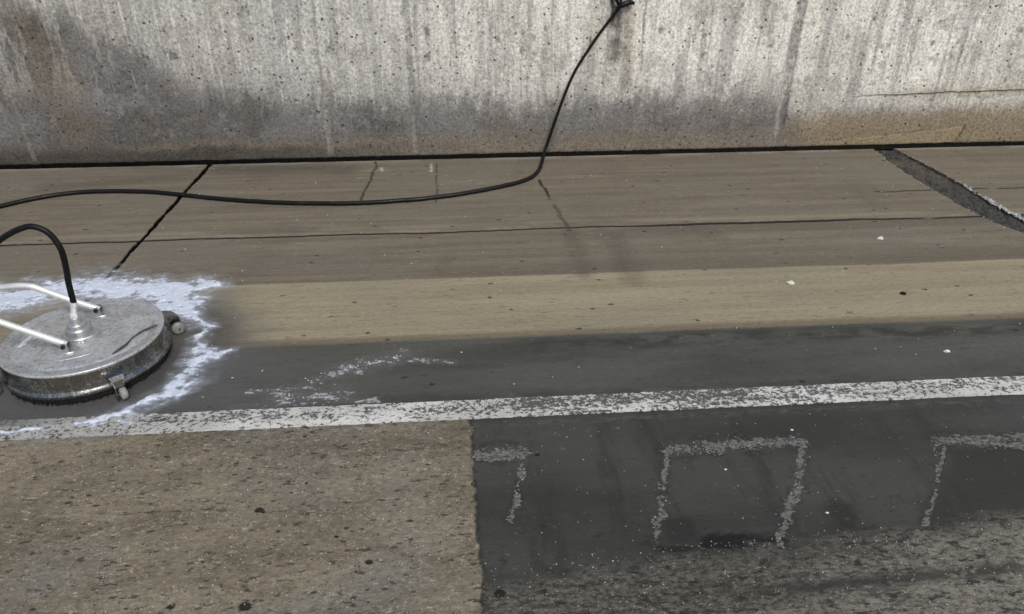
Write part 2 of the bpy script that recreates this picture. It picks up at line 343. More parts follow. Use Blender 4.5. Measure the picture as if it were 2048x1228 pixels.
def line_material():
    M = Mat('worn_line_paint'); x, y = M.x, M.y; ss, nz = M.ss, M.nz
    L = lambda r, g, b: lin(r, g, b, GK)
    a = nz((55, 70, 1), 5, .8); b = nz((9, 20, 1), 4, .6); d, r, g = M.vo((120, 150, 1), cell=True)
    c = M.mix(ss(nz((3, 6, 1), 3), .35, .65), L(200, 197, 187), L(234, 231, 223))
    c = M.mix(ss(x, -.5, -1.25)*.5, c, L(150, 149, 144))
    wear = ss(a*1.0+b*.35-.10+M.box(x, .05, 1.15, .3)*.06+M.box(y, 1.81, 1.875, .02)*.045,  .632, .668)
    c = M.mix(wear*.9, c, L(62, 60, 55))
    c = M.mix(ss(r, .72, .78)*ss(d, .5, .25)*.55, c, L(98, 95, 88))
    c = M.mix(ss(g, .80, .86)*ss(d, .5, .25)*.6, c, L(236, 233, 222))
    c = M.mix(ss(x, -1.1, -1.45)*ss(y, 1.825, 1.85)*.8, c, L(110, 108, 103))
    return M.out(c, .75, h=a-wear*.8, dist=.003, strength=.8)

def simple(name, c, rough=.5, metal=0., var=.25, sc=60, bump=.0, **kw):
    M = Mat(name); n = M.nz(sc, 4, .6)
    col = M.mix(M.ss(n, .3, .7), tuple(v*(1-var) for v in c), tuple(min(1, v*(1+var)) for v in c))
    return M.out(col, rough, metal, h=n if bump else None, dist=bump or .001, **kw)

# ---------------------------------------------------------------- mesh helpers
def obj(name, bm, mat, parent=None, smooth=False, **props):
    me = bpy.data.meshes.new(name); bm.to_mesh(me); bm.free()
    if smooth: me.polygons.foreach_set('use_smooth', [True]*len(me.polygons))
    me.materials.append(mat); o = bpy.data.objects.new(name, me); COL.objects.link(o)
    if parent: o.parent = parent
    for k, v in props.items(): o[k] = v
    return o
def empty(name, loc, **props):
    o = bpy.data.objects.new(name, None); o.location = loc; o.empty_display_size = .05; COL.objects.link(o)
    for k, v in props.items(): o[k] = v
    return o
def spline(pts, n=8):
    pts = [Vector(p) for p in pts]; P = [2*pts[0]-pts[1]]+pts+[2*pts[-1]-pts[-2]]; out = []
    for i in range(1, len(P)-2):
        for k in range(n):
            t = k/n; a, b, c, d = P[i-1:i+3]
            out.append(.5*((2*b)+(c-a)*t+(2*a-5*b+4*c-d)*t*t+(3*b-a-3*c+d)*t**3))
    return out+[pts[-1]]
def tube(bm, pts, r, n=12, cap=True):
    rr = r if callable(r) else (lambda t: r); N = len(pts); rings = []; up = None
    for i, p in enumerate(pts):
        t = (pts[min(i+1, N-1)]-pts[max(i-1, 0)]).normalized()
        if up is None: up = t.orthogonal().normalized()
        up = (up-t*up.dot(t)).normalized(); s = t.cross(up); R = rr(i/(N-1))
        rings.append([bm.verts.new(p+(up*math.cos(a)+s*math.sin(a))*R) for a in [2*math.pi*k/n for k in range(n)]])
    for a, b in zip(rings, rings[1:]):
        for k in range(n): bm.faces.new((a[k], a[(k+1) % n], b[(k+1) % n], b[k]))
    if cap: bm.faces.new(rings[0][::-1]); bm.faces.new(rings[-1])
def lathe(bm, prof, n=96, M=Matrix(), jit=None):
    rings = []
    for r, z in prof:
        rings.append([bm.verts.new(M @ Vector(((r+(jit(k, z) if jit else 0))*math.cos(2*math.pi*k/n), (r+(jit(k, z) if jit else 0))*math.sin(2*math.pi*k/n), z))) for k in range(n)] if r > 1e-6 else [bm.verts.new(M @ Vector((0, 0, z)))])
    for a, b in zip(rings, rings[1:]):
        for k in range(n):
            q = (k+1) % n
            if len(a) == 1: bm.faces.new((a[0], b[q], b[k])[::-1])
            elif len(b) == 1: bm.faces.new((a[k], a[q], b[0]))
            else: bm.faces.new((a[k], a[q], b[q], b[k]))
def plate(bm, outline, h, M=Matrix(), bev=0.):
    a = [bm.verts.new(M @ Vector((x, y, 0))) for x, y in outline]; c = Vector((sum(p[0] for p in outline)/len(outline), sum(p[1] for p in outline)/len(outline), 0))
    b = [bm.verts.new(M @ Vector((x, y, h-bev))) for x, y in outline]
    t = [bm.verts.new(M @ (Vector((x, y, h)).lerp(Vector((c.x, c.y, h)), min(.5, bev/max(.001, (Vector((x, y, 0))-c).length))))) for x, y in outline]
    n = len(a)
    for p, q in ((a, b), (b, t)):
        for k in range(n): bm.faces.new((p[k], p[(k+1) % n], q[(k+1) % n], q[k]))
    bm.faces.new(a[::-1]); bm.faces.new(t)
def fr(v, o=4): return noise.fractal(Vector(v), .8, 2.1, o)

# ---------------------------------------------------------------- ground, pavement
bm = bmesh.new()
bmesh.ops.create_grid(bm, x_segments=1, y_segments=1, size=250)
obj('ground', bm, simple('dark_damp_soil', (.035, .03, .026), .95, sc=9), kind='structure').location.z = -.07

JX, SEAM = -1.518, 4.338          # slab joint, gap along the wall
outl = [(-60, -60), (60, -60), (60, SEAM)]
def jag(x0, y0, x1, y1, n, a, seed):
    o = []
    for i in range(n+1):
        t = i/n; X = x0+(x1-x0)*t; Y = y0+(y1-y0)*t
        k = fr((X*9+seed, Y*9, seed))*a+fr((X*45+seed, Y*45, seed))*a*.5
        o.append((X+(k if abs(y1-y0) > abs(x1-x0) else 0), Y+(k if abs(x1-x0) >= abs(y1-y0) else 0)))
    return o
outl += jag(6, SEAM, 2.745, SEAM, 200, .004, 1)
SR = [(2.745, 4.33), (2.766, 4.085), (2.775, 3.85), (2.772, 3.604), (2.765, 3.35), (2.772, 3.16), (2.785, 2.95)]
SL = [(2.680, 2.95), (2.640, 3.04), (2.605, 3.137), (2.578, 3.325), (2.568, 3.628), (2.566, 3.826), (2.575, 4.043), (2.610, 4.33)]
def jpoly(P, a, seed, n=26):
    o = []
    for p, q in zip(P, P[1:]):
        for i in range(n):
            t = i/n; X = p[0]+(q[0]-p[0])*t; Y = p[1]+(q[1]-p[1])*t
            o.append((X+fr((X*14, Y*14, seed))*a+fr((X*60, Y*60, seed))*a*.6, Y))
    return o+[P[-1]]
right_edge = jpoly(SR, .008, 3); left_edge = jpoly(SL, .012, 5)
outl += right_edge+left_edge
outl += jag(2.61, SEAM, JX+.018, SEAM, 240, .005, 8)
outl += jag(JX+.015, SEAM-.003, JX+.012, 2.40, 90, .007, 9)+jag(JX-.010, 2.40, JX-.014, SEAM-.003, 90, .007, 12)
outl += jag(JX-.018, SEAM, -6, SEAM, 260, .005, 15)+[(-60, SEAM)]
n = len(outl)
cv, ce, cf, *_ = delaunay_2d_cdt([Vector(p) for p in outl+[(-60, 1.825), (60, 1.825)]], [(n, n+1)], [list(range(n))], 1, 1e-6)
bm = bmesh.new(); vs = [bm.verts.new((v.x, v.y, 0)) for v in cv]
for t in cf:
    if len(set(t)) < 3: continue
    a, b, c_ = [cv[i] for i in t[:3]]
    if ((b-a).x*(c_-a).y-(b-a).y*(c_-a).x) < 0: t = t[::-1]
    bm.faces.new([vs[i] for i in t]).material_index = int((a.y+b.y+c_.y)/3 < 1.825)
rim = [e for e in bm.edges if e.is_boundary]
for g in bmesh.ops.extrude_edge_only(bm, edges=rim)['geom']:
    if isinstance(g, bmesh.types.BMVert): g.co.z = -.06
obj('pavement', bm, gutter_material(), kind='structure').data.materials.append(near_material())

bm = bmesh.new()
for (xa, xb, ya, yb_) in ((JX-.03, JX+.03, 2.35, SEAM+.02), (-6, 6, SEAM-.02, SEAM+.06)):
    n_ = 120
    for i in range(n_):
        q = []
        for t in (i/n_, (i+1)/n_):
            if xb-xa > 1: X = xa+(xb-xa)*t; q.append([(X, ya, 0), (X, yb_, 0)])
            else: Y = ya+(yb_-ya)*t; q.append([(xb, Y, 0), (xa, Y, 0)])
        a, b = q; z0 = -.006 if xb-xa < 1 else -.024
        bm.faces.new([bm.verts.new((p[0], p[1], z0+.003*fr((p[0]*20, p[1]*20, 1)))) for p in (a[0], b[0], b[1], a[1])])
bmesh.ops.remove_doubles(bm, verts=bm.verts, dist=.0004)
bmesh.ops.recalc_face_normals(bm, faces=bm.faces)
obj('joint_dark_strip', bm, simple('black_joint_strip', (.004, .004, .0035), 1., sc=60, Specular_IOR_Level=0.), kind='structure')  # black strips added as shade in the slab joint and wall gap

# rough mortar filling of the wide joint on the right
bm = bmesh.new(); rows = []
NY = 150
def at_y(P, y):
    for p, q in zip(P, P[1:]):
        lo_, hi_ = sorted((p[1], q[1]))
        if lo_ <= y <= hi_: return p[0]+(q[0]-p[0])*((y-p[1])/(q[1]-p[1]+1e-9))
    return P[0][0] if abs(P[0][1]-y) < abs(P[-1][1]-y) else P[-1][0]
for j in range(NY+1):
    y = 2.95+(4.33-2.95)*j/NY; a = at_y(SL, y)-.02; b = at_y(SR, y)+.02; row = []
    for i in range(31):
        X = a+(b-a)*i/30; e = min(i, 30-i)/30
        z = -.010+.008*fr((X*22, y*22, 2))+.005*fr((X*70, y*70, 6))-.02*max(0, .14-e)/.14
        row.append(bm.verts.new((X, y, min(z, -.003 if e < .1 else .008))))
    rows.append(row)
for a, b in zip(rows, rows[1:]):
    for i in range(30): bm.faces.new((a[i], a[i+1], b[i+1], b[i]))
M = Mat('rough_joint_mortar'); n1 = M.nz((28, 28, 28), 4, .65); n2 = M.nz(120, 3)
cc = M.mix(M.ss(n1, .35, .65), lin(42, 41, 38, GK), lin(74, 72, 67, GK))
cc = M.mix(M.ss(M.nz(5, 3), .45, .6)*M.ss(M.y, 3.5, 4.1)*.6, cc, lin(104, 90, 72, GK))
cc = M.mix(M.ss(n2, .66, .72)*.5, cc, lin(150, 147, 140, GK))
obj('joint_filler', bm, M.out(cc, .9, h=n1+n2*.6, dist=.006), kind='structure')

# ---------------------------------------------------------------- painted line: a 3 mm thermoplastic sheet
bm = bmesh.new(); top = []; bot = []
xs = [-60, -8]+[-3+.006*i for i in range(1001)]+[8, 60]
for X in xs:
    e = fr((X*40, 1, 1))*.0035+fr((X*9, 4, 1))*.002; g = fr((X*40, 9, 1))*.003+fr((X*7, 3, 1))*.002
    top.append((X, 1.872+e)); bot.append((X, 1.777+g))
rings = [[bm.verts.new((X, Y, z)) for X, Y in P] for P, z in ((bot, .0005), (bot, .0035), (top, .0035), (top, .0005))]
for a, b in zip(rings, rings[1:]):
    for i in range(len(xs)-1): bm.faces.new((a[i], a[i+1], b[i+1], b[i]))
obj('road_marking', bm, line_material(), kind='structure')

# ---------------------------------------------------------------- wall
bm = bmesh.new()
xs = [-60, -20, -8]+[-4+.02*i for i in range(451)]+[9, 20, 60]
prof = [(.06, -.05), (.045, .012), (.006, .013), (0, .020)]+[(0, .02+.02*i) for i in range(1, 60)]+[(0, 2.6), (.3, 2.6), (.3, -.05)]
grid = []
for X in xs:
    near = -4.01 < X < 5.01; col = []
    for i, (dy, z) in enumerate(prof):
        d = 0; dz = 0
        if near and 2 <= i < len(prof)-3:
            d = fr((X*1.7, z*1.7, 3))*.006+fr((X*9, z*6, 3))*.0018
            # shallow vertical form ribs and grooves
            for px, s in ((1.985, -.007), (-.80, -.004), (-.285, -.005), (-2.54, .004)):
                d -= s*math.exp(-((X-px)/.018)**2)
            if i < 5: dz = fr((X*14, 2, 3))*.004; d += fr((X*25, 5, 3))*.003
        col.append(bm.verts.new((X, WALL_Y+dy+d, z+dz)))
    grid.append(col)
for a, b in zip(grid, grid[1:]):
    for i in range(len(prof)-1): bm.faces.new((a[i], b[i], b[i+1], a[i+1]))
bmesh.ops.recalc_face_normals(bm, faces=bm.faces)
obj('concrete_wall', bm, wall_material(), smooth=False, category='wall',
    label='long cast concrete wall with pale top, dark drip stains and a brown dirty foot')

# ---------------------------------------------------------------- hose on the ground and up the wall
rub = Mat('wet_black_rubber'); q = rub.nz((40, 40, 40), 3); q2 = rub.nz((12, 12, 12), 3)
rubber = rub.out(rub.mix(rub.ss(q2, .55, .7)*.5, (.006, .0058, .0055), (.018, .017, .016)), rub.ss(q, .3, .7, .30, .6), h=q, dist=.001, Specular_IOR_Level=.22)
Z = .0105
hp = [(-3.1, 3.15, Z), (-2.8, 3.38, Z), (-2.499, 3.62, Z), (-2.395, 3.70, Z), (-2.291, 3.785, Z), (-2.147, 3.862, Z), (-1.971, 3.888, Z), (-1.751, 3.864, Z), (-1.551, 3.815, Z), (-1.403, 3.763, Z), (-1.26, 3.712, Z), (-1.067, 3.664, Z), (-.802, 3.623, Z), (-.593, 3.607, Z), (-.387, 3.621, Z), (-.153, 3.662, Z), (.034, 3.723, Z), (.2, 3.796, Z), (.346, 3.89, Z), (.43, 4.02, Z), (.475, 4.19, .016), (.502, 4.315, .03), (.52, 4.345, .065), (.569, 4.35, .219), (.625, 4.352, .382), (.68, 4.352, .512), (.776, 4.352, .665), (.843, 4.352, .759), (.905, 4.352, .838)]
bm = bmesh.new(); S = spline(hp, 10)
S = [p+Vector((fr((p.x*5, p.y*5, 1))*.004, fr((p.x*5, p.y*5, 7))*.006, 0)) if p.z < .012 else p for p in S]
tube(bm, S, lambda t: .0122 if t < .66 else .0122-.0040*min(1, (t-.66)/.12), 12)
hose = obj('pressure_hose', bm, rubber, smooth=True, category='hose',
    label='long black rubber hose lying in a curve on the slabs and running up the wall')
bm = bmesh.new()
tube(bm, spline([(.900, 4.351, .832), (.912, 4.345, .862), (.888, 4.338, .905), (.868, 4.345, .95), (.862, 4.352, 1.02), (.858, 4.352, 1.12)], 8), .0085, 10)
tube(bm, spline([(.905, 4.347, .838), (.918, 4.342, .87), (.928, 4.345, .93), (.922, 4.352, 1.0), (.925, 4.353, 1.12)], 8), .006, 10)
kn = obj('hose_tail', bm, rubber, hose, smooth=True)
bm = bmesh.new()
tube(bm, spline([(.897, 4.335, .850), (.925, 4.328, .868), (.965, 4.336, .882), (.998, 4.347, .876)], 8), lambda t: .008+.008*math.sin(t*3.1), 10)
tube(bm, spline([(.955, 4.343, .86), (.972, 4.336, .885), (.968, 4.343, .905)], 6), .006, 8)
obj('knot', bm, rubber, hose, smooth=True)

# ---------------------------------------------------------------- surface cleaner
C = Vector((-1.300, 2.186, 0)); R = .252
T = Matrix.Translation
def metal_mat(name, base, rough, metal, grime, scr=True):
    M = Mat(name); n = M.nz(14, 4, .65); n2 = M.nz(70, 4, .65); n3 = M.nz((6, 40, 40), 3)
    c = M.mix(M.ss(n, .35, .65), tuple(v*.82 for v in base), base)
    c = M.mix(M.ss(n2, .52, .64)*grime, c, (.12, .115, .10)); c = M.mix(M.ss((M.nz((30, 22, 30), 4, .65)-.5).abs(), .018, .0)*grime, c, (.09, .085, .075)); c = M.mix(M.ss((M.nz((20, 34, 20), 4, .65)-.5).abs(), .014, .0)*grime, c, (.8, .8, .79)); c = M.mix(M.ss(M.nz(120, 2), .66, .7)*.5*grime, c, (.75, .75, .74))
    r = rough+(n2-.5)*.35
    return M.out(c, r, metal, h=n2*.6+n3*.3, dist=.0012, strength=.7)
deckm = metal_mat('scuffed_wet_aluminium', (.52, .52, .51), .42, .5, .5)
steel = metal_mat('stainless_band', (.23, .225, .215), .22, .95, .6)
bright = metal_mat('polished_tube', (.86, .85, .82), .32, .35, .06)
castm = metal_mat('cast_hub_metal', (.50, .50, .49), .36, .7, .12)
dark = simple('black_bristle', (.010, .010, .010), .6, sc=200)
wheelm = simple('pale_wheel_rubber', (.22, .215, .20), .6, sc=50)
rt = empty('surface_cleaner', C, category='surface cleaner', label='round stainless pressure surface cleaner with wet grey deck and white tube handles, standing in foam')
bm = bmesh.new()
def dz(r, k): return 0
prof = [(0, .1195)]+[(.01+.006*i, .1195-.0045*((.01+.006*i)/.21)**2) for i in range(33)]+[(.207, .1140), (.210, .1120), (.213, .1105), (.217, .1120), (.222, .1150), (.240, .1145), (.246, .1165), (.251, .1155), (.2525, .112), (.251, .108)]
lathe(bm, prof[::-1], 128)
for v in bm.verts:
    r = v.co.xy.length
    if r < .24: v.co.z += .0022*fr((v.co.x*16, v.co.y*16, 1))+.0007*fr((v.co.x*60, v.co.y*60, 1))
bmesh.ops.recalc_face_normals(bm, faces=bm.faces)
deck = obj('deck', bm, deckm, rt, smooth=True)
bm = bmesh.new()
lathe(bm, [(.249, .108), (.2505, .104), (.2505, .052), (.2525, .046), (.2565, .043), (.2575, .036), (.2565, .029), (.250, .026), (.244, .028), (.244, .10)], 128,
      jit=lambda k, z: .0008*fr((math.cos(k*.049)*6, math.sin(k*.049)*6, z*20)))
bmesh.ops.recalc_face_normals(bm, faces=bm.faces)
obj('rim_band', bm, steel, rt, smooth=True)
bm = bmesh.new()                                    # bristle skirt: dense ring of tufts
lathe(bm, [(.248, .028), (.247, .012), (.238, .010), (.236, .028)], 128)
for k in range(620):
    a = 2*math.pi*k/620+random.uniform(-.004, .004); r0 = random.uniform(.241, .250); r1 = r0+random.uniform(-.003, .003)
    zb = random.choice((0, 0, .001, .003, .006)); d = random.uniform(-.02, .02)
    p0 = Vector((r0*math.cos(a), r0*math.sin(a), .029)); p1 = Vector((r1*math.cos(a+d), r1*math.sin(a+d), zb+.001))
    tube(bm, [p0, p1], .0016, 4)
obj('brush_skirt', bm, dark, rt)
bm = bmesh.new()                                    # raised weld ribs on the deck
def loc(p): return Vector(p)-C
tube(bm, spline([loc((-1.381, 2.028, .1165)), loc((-1.317, 2.021, .1165)), loc((-1.263, 2.035, .1165)), loc((-1.219, 2.06, .1165)), loc((-1.16, 2.115, .1165))], 8), lambda t: .0032*(1-t*.55), 8)
obj('deck_rib', bm, castm, rt, smooth=True)
bm = bmesh.new()
tube(bm, spline([loc((-1.150, 2.050, .117)), loc((-1.128, 2.095, .1195)), loc((-1.122, 2.142, .1195)), loc((-1.104, 2.186, .119)), loc((-1.072, 2.225, .117))], 8), lambda t: .0032+.002*math.sin(t*9)*(1-t), 6)  # dark raised line curving over the deck
pass
obj('deck_dark_line', bm, simple('dark_line_finish', (.05, .048, .045), .5), rt, smooth=True)
bm = bmesh.new()                                    # worn sticker, thin foil on the deck
o = [(-1.489, 2.118), (-1.470, 2.112), (-1.448, 2.150), (-1.437, 2.205), (-1.440, 2.232), (-1.455, 2.232), (-1.472, 2.185)]
plate(bm, [(x-C.x, y-C.y) for x, y in o], .0012, T((0, 0, .1165)))
sm = Mat('scuffed_sticker'); a = sm.nz((50, 14, 10), 3); obj('sticker', bm, sm.out(sm.mix(sm.ss(a, .45, .6), (.62, .62, .60), (.30, .30, .29)), .5), rt)
bm = bmesh.new(); lathe(bm, [(.0085, .115), (.0085, .121), (.006, .124), (0, .1245)], 12, T(loc((-1.274, 2.125, 0)))); obj('deck_bolt', bm, castm, rt, smooth=False)
# swivel hub
HX = loc((-1.302, 2.172, 0))
bm = bmesh.new()
o = []
for k in range(40):
    a = 2*math.pi*k/40; rr_ = .050+.012*max(0, math.cos(a-.1))**6+.008*max(0, math.cos(a-math.pi-.1))**6
    o.append((rr_*math.cos(a), rr_*math.sin(a)))
plate(bm, o, .013, T(HX+Vector((0, 0, .1165))), .003)
lathe(bm, [(.040, .128), (.0395, .150), (.036, .155), (.030, .157), (.029, .166), (.026, .169), (.0185, .170), (.018, .189), (.0165, .192), (0, .1925)], 36, T(HX))
hub = obj('swivel_hub', bm, castm, rt)
bm = bmesh.new()
ax = [HX+Vector((0, 0, .185)), HX+Vector((.002, 0, .192)), HX+Vector((.012, 0, .236))]
tube(bm, [HX+Vector((.0, 0, .19)), HX+Vector((.002, 0, .204))], .012, 6); tube(bm, [HX+Vector((.002, 0, .202)), HX+Vector((.011, 0, .236))], .0095, 16)
tube(bm, [HX+Vector((.011, 0, .233)), HX+Vector((.014, 0, .247))], .0115, 16)
obj('hose_fitting', bm, bright, rt, smooth=False)
bm = bmesh.new()
hp2 = [(-1.289, 2.172, .240), (-1.284, 2.172, .31), (-1.275, 2.172, .375), (-1.272, 2.172, .434), (-1.284, 2.172, .478), (-1.305, 2.172, .504), (-1.340, 2.172, .516), (-1.38, 2.172, .506), (-1.43, 2.172, .482), (-1.50, 2.18, .44), (-1.60, 2.2, .40), (-1.75, 2.25, .40), (-1.95, 2.3, .50)]
tube(bm, spline([loc(p) for p in hp2], 10), .0095, 14)
obj('hose', bm, rubber, rt, smooth=True)
# handle tubes with their mounting shoes
def shoe(x, y, rz):
    bm = bmesh.new(); o = []
    for k in range(28):
        a = 2*math.pi*k/28; o.append((.036*math.cos(a), .024*math.sin(a)+(.004 if math.sin(a) > 0 else 0)))
    M_ = T(loc((x, y, .1165))) @ Matrix.Rotation(rz, 4, 'Z'); plate(bm, o, .008, M_, .002)
    for s in (-1, 1):                              # two upright ears holding the tube
        a_ = [Vector((-.016, s*.0125, .006)), Vector((.018, s*.0125, .006)), Vector((.016, s*.0125, .030)), Vector((.008, s*.0125, .040)), Vector((-.006, s*.0125, .036))]
        f0 = [bm.verts.new(M_ @ p) for p in a_]; f1 = [bm.verts.new(M_ @ (p+Vector((0, s*.003, 0)))) for p in a_]
        bm.faces.new(f0); bm.faces.new(f1[::-1])
        for k in range(5): bm.faces.new((f0[k], f0[(k+1) % 5], f1[(k+1) % 5], f1[k]))
    bmesh.ops.recalc_face_normals(bm, faces=bm.faces)
    m = obj('handle_mount', bm, castm, rt)
    bm = bmesh.new(); tube(bm, [(M_ @ Vector((.004, -.021, .028))), (M_ @ Vector((.004, .021, .028)))], .0075, 6)
    obj('bolt', bm, simple('dark_bolt_steel', (.05, .048, .045), .4, .8), m)
shoe(-1.300, 2.310, .0); shoe(-1.305, 2.075, 0.)
for pts in ([(-1.296, 2.075, .144), (-1.392, 2.072, .197), (-1.469, 2.07, .239), (-1.62, 2.07, .322), (-1.85, 2.09, .45)],
            [(-1.290, 2.308, .142), (-1.403, 2.302, .202), (-1.462, 2.300, .235), (-1.488, 2.299, .246), (-1.53, 2.297, .250), (-1.587, 2.296, .246), (-1.70, 2.29, .245), (-1.95, 2.26, .30)]):
    bm = bmesh.new(); tube(bm, spline([loc(p) for p in pts], 10), .0108, 16)
    h_ = obj('handle_tube', bm, bright, rt, smooth=True)
    bm = bmesh.new(); d = (loc(pts[0])-loc(pts[1])).normalized(); tube(bm, [loc(pts[0])-d*.002, loc(pts[0])+d*.004], .0085, 14)
    obj('tube_plug', bm, dark, h_)
# four caster arms round the rim
def caster(th, side):
    M_ = Matrix.Rotation(th, 4, 'Z'); bm = bmesh.new()
    prof = [(.2515, .094), (.270, .093), (.288, .088), (.301, .076), (.306, .056)]   # bent strap
    wd = [.034, .028, .022, .018, .013]; A_ = []; 
    for (r, z), w_ in zip(prof, wd):
        A_.append([bm.verts.new(M_ @ Vector((r, s*w_, z))) for s in (-1, 0, 1)]+[bm.verts.new(M_ @ Vector((r-.002, s*w_, z-.0035))) for s in (1, 0, -1)])
    for a, b in zip(A_, A_[1:]):
        for k in range(6): bm.faces.new((a[k], a[(k+1) % 6], b[(k+1) % 6], b[k]))
    bm.faces.new(A_[0][::-1]); bm.faces.new(A_[-1])
    # two leaf-shaped cheeks carrying the wheel
    for s in (side,):
        pr = [(.262, .086), (.294, .080), (.310, .058), (.312, .032), (.303, .006), (.290, .010), (.274, .040)]
        f0 = [bm.verts.new(M_ @ Vector((r, s*.0150, z))) for r, z in pr]; f1 = [bm.verts.new(M_ @ Vector((r, s*.0185, z))) for r, z in pr]
        bm.faces.new(f0); bm.faces.new(f1[::-1]); m = len(pr)
        for k in range(m): bm.faces.new((f0[k], f0[(k+1) % m], f1[(k+1) % m], f1[k]))
    bmesh.ops.recalc_face_normals(bm, faces=bm.faces)
    tube(bm, [M_ @ Vector((.294, side*.020, .0235)), M_ @ Vector((.294, -side*.018, .0235))], .004, 8)
    br = obj('caster_bracket', bm, steel, rt)
    bm = bmesh.new(); W_ = M_ @ T((.294, -side*.004, .0235)) @ Matrix.Rotation(math.pi/2, 4, 'X')
    lathe(bm, [(0, -.011), (.006, -.0115), (.015, -.011), (.0225, -.008), (.0235, 0), (.0225, .008), (.015, .011), (.006, .0115), (0, .011)], 28, W_)
    bmesh.ops.recalc_face_normals(bm, faces=bm.faces)
    obj('wheel', bm, wheelm, br, smooth=True)
for th, sd_ in ((-50, -1), (37, 1), (130, 1), (217, -1)): caster(math.radians(th), sd_)

# ---------------------------------------------------------------- foam: lumpy sheet with thickness, its thin film imitating spray haze
FP = [  # x, y, half width, strength
    [(-2.6, 2.62, .13), (-2.1, 2.62, .14), (-1.85, 2.665, .125), (-1.70, 2.72, .115), (-1.54, 2.765, .11), (-1.36, 2.71, .10), (-1.2, 2.715, .085), (-1.05, 2.745, .05)],
    [(-1.2, 2.70, .09), (-1.13, 2.60, .075), (-1.06, 2.48, .05), (-.98, 2.40, .04)],
    [(-1.22, 2.60, .07), (-1.12, 2.52, .05)],
    [(-.99, 2.36, .025), (-.965, 2.26, .04), (-.93, 2.19, .065), (-.845, 2.205, .025)],
    [(-.94, 2.17, .06), (-.955, 2.06, .035), (-.99, 1.975, .045), (-1.06, 1.90, .04), (-1.14, 1.845, .045)],
    [(-.915, 2.03, .035), (-.95, 1.98, .04)],
    [(-1.06, 1.87, .05), (-1.20, 1.84, .030)], [(-1.30, 1.82, .016), (-1.45, 1.815, .014)], [(-1.6, 1.81, .02), (-2.3, 1.80, .02)]]
bm = bmesh.new(); st = .0045
x0, x1, y0, y1 = -2.35, -.62, 1.76, 3.02
NX, NYY = int((x1-x0)/st), int((y1-y0)/st); V = {}
def fval(X, Y):
    best = -9
    wx = X+.03*fr((X*9, Y*9, 4)); wy = Y+.035*fr((X*9, Y*9, 14))
    for P_ in FP:
        for a, b in zip(P_, P_[1:]):
            vx, vy = b[0]-a[0], b[1]-a[1]; t = max(0, min(1, ((wx-a[0])*vx+(wy-a[1])*vy)/(vx*vx+vy*vy)))
            d = math.hypot(wx-a[0]-t*vx, wy-a[1]-t*vy); v = 1-d/(a[2]+(b[2]-a[2])*t)
            if v > best: best = v
            if best > .9: return best
    return best
H = {}
for i in range(NX+1):
    for j in range(NYY+1):
        X, Y = x0+i*st, y0+j*st; v = fval(X, Y)
        if v < -1.6: continue
        n_ = fr((X*16, Y*26, 7), 5)*.75+fr((X*55, Y*75, 9), 3)*.35
        f_ = v*1.2+n_*.85+(.10 if Y > 2.5 else -.26)
        rin = math.hypot(X-C.x, Y-C.y)
        if rin < .275: continue
        if f_ > -1.5: H[i, j] = min(f_, 1.3)
hmax = .010; TL = bm.verts.layers.float.new('thick')
def gv(i, j, z):
    k = (i, j)
    if k not in V:
        V[k] = bm.verts.new((x0+i*st, y0+j*st, z)); V[k][TL] = H[k]
    return V[k]
for (i, j), f_ in list(H.items()):
    q = [(i, j), (i+1, j), (i+1, j+1), (i, j+1)]
    if all(k in H for k in q):
        vv = []
        for k in q:
            X, Y = x0+k[0]*st, y0+k[1]*st
            vv.append(gv(*k, .0010+hmax*max(0, min(1, H[k]))*(.72+.18*noise.noise(Vector((X*34, Y*40, 3)))+.35*noise.noise(Vector((X*12, Y*18, 5))))))
        bm.faces.new(vv)
edges = [e for e in bm.edges if e.is_boundary]
r_ = bmesh.ops.extrude_edge_only(bm, edges=edges)
for g in r_['geom']:
    if isinstance(g, bmesh.types.BMVert): g.co.z = .0004; g[TL] = -1.6
M = Mat('white_foam_haze'); b1 = M.nz(90, 3, .6); b2 = M.nz((12, 20, 12), 4, .65)
b3 = M.nz((26, 44, 26), 5, .7)
at = M.T.nodes.new('ShaderNodeAttribute'); at.attribute_name = 'thick'; th = Ex(M.T, at.outputs['Fac'])
tn = th+(b2-.5)*1.5+(b3-.5)*2.0
al = M.ss(th+(b2-.5)*.6, -1.35, .3)*.14+M.ss(tn, -.30, .35)*.16+M.ss(tn+(b1-.5)*.5, .22, .80)*.54  # faintest, widest term stands in for airborne spray haze
fm = M.out(M.mix(M.ss(b1, .3, .7), (.56, .61, .70), (.74, .79, .88)), .65, h=b1, dist=.002, Alpha=al)
obj('wash_foam_haze', bm, fm, smooth=True, kind='stuff', category='foam', label='white foamy wash water spread over the slab around the surface cleaner, with a faint film imitating spray haze')

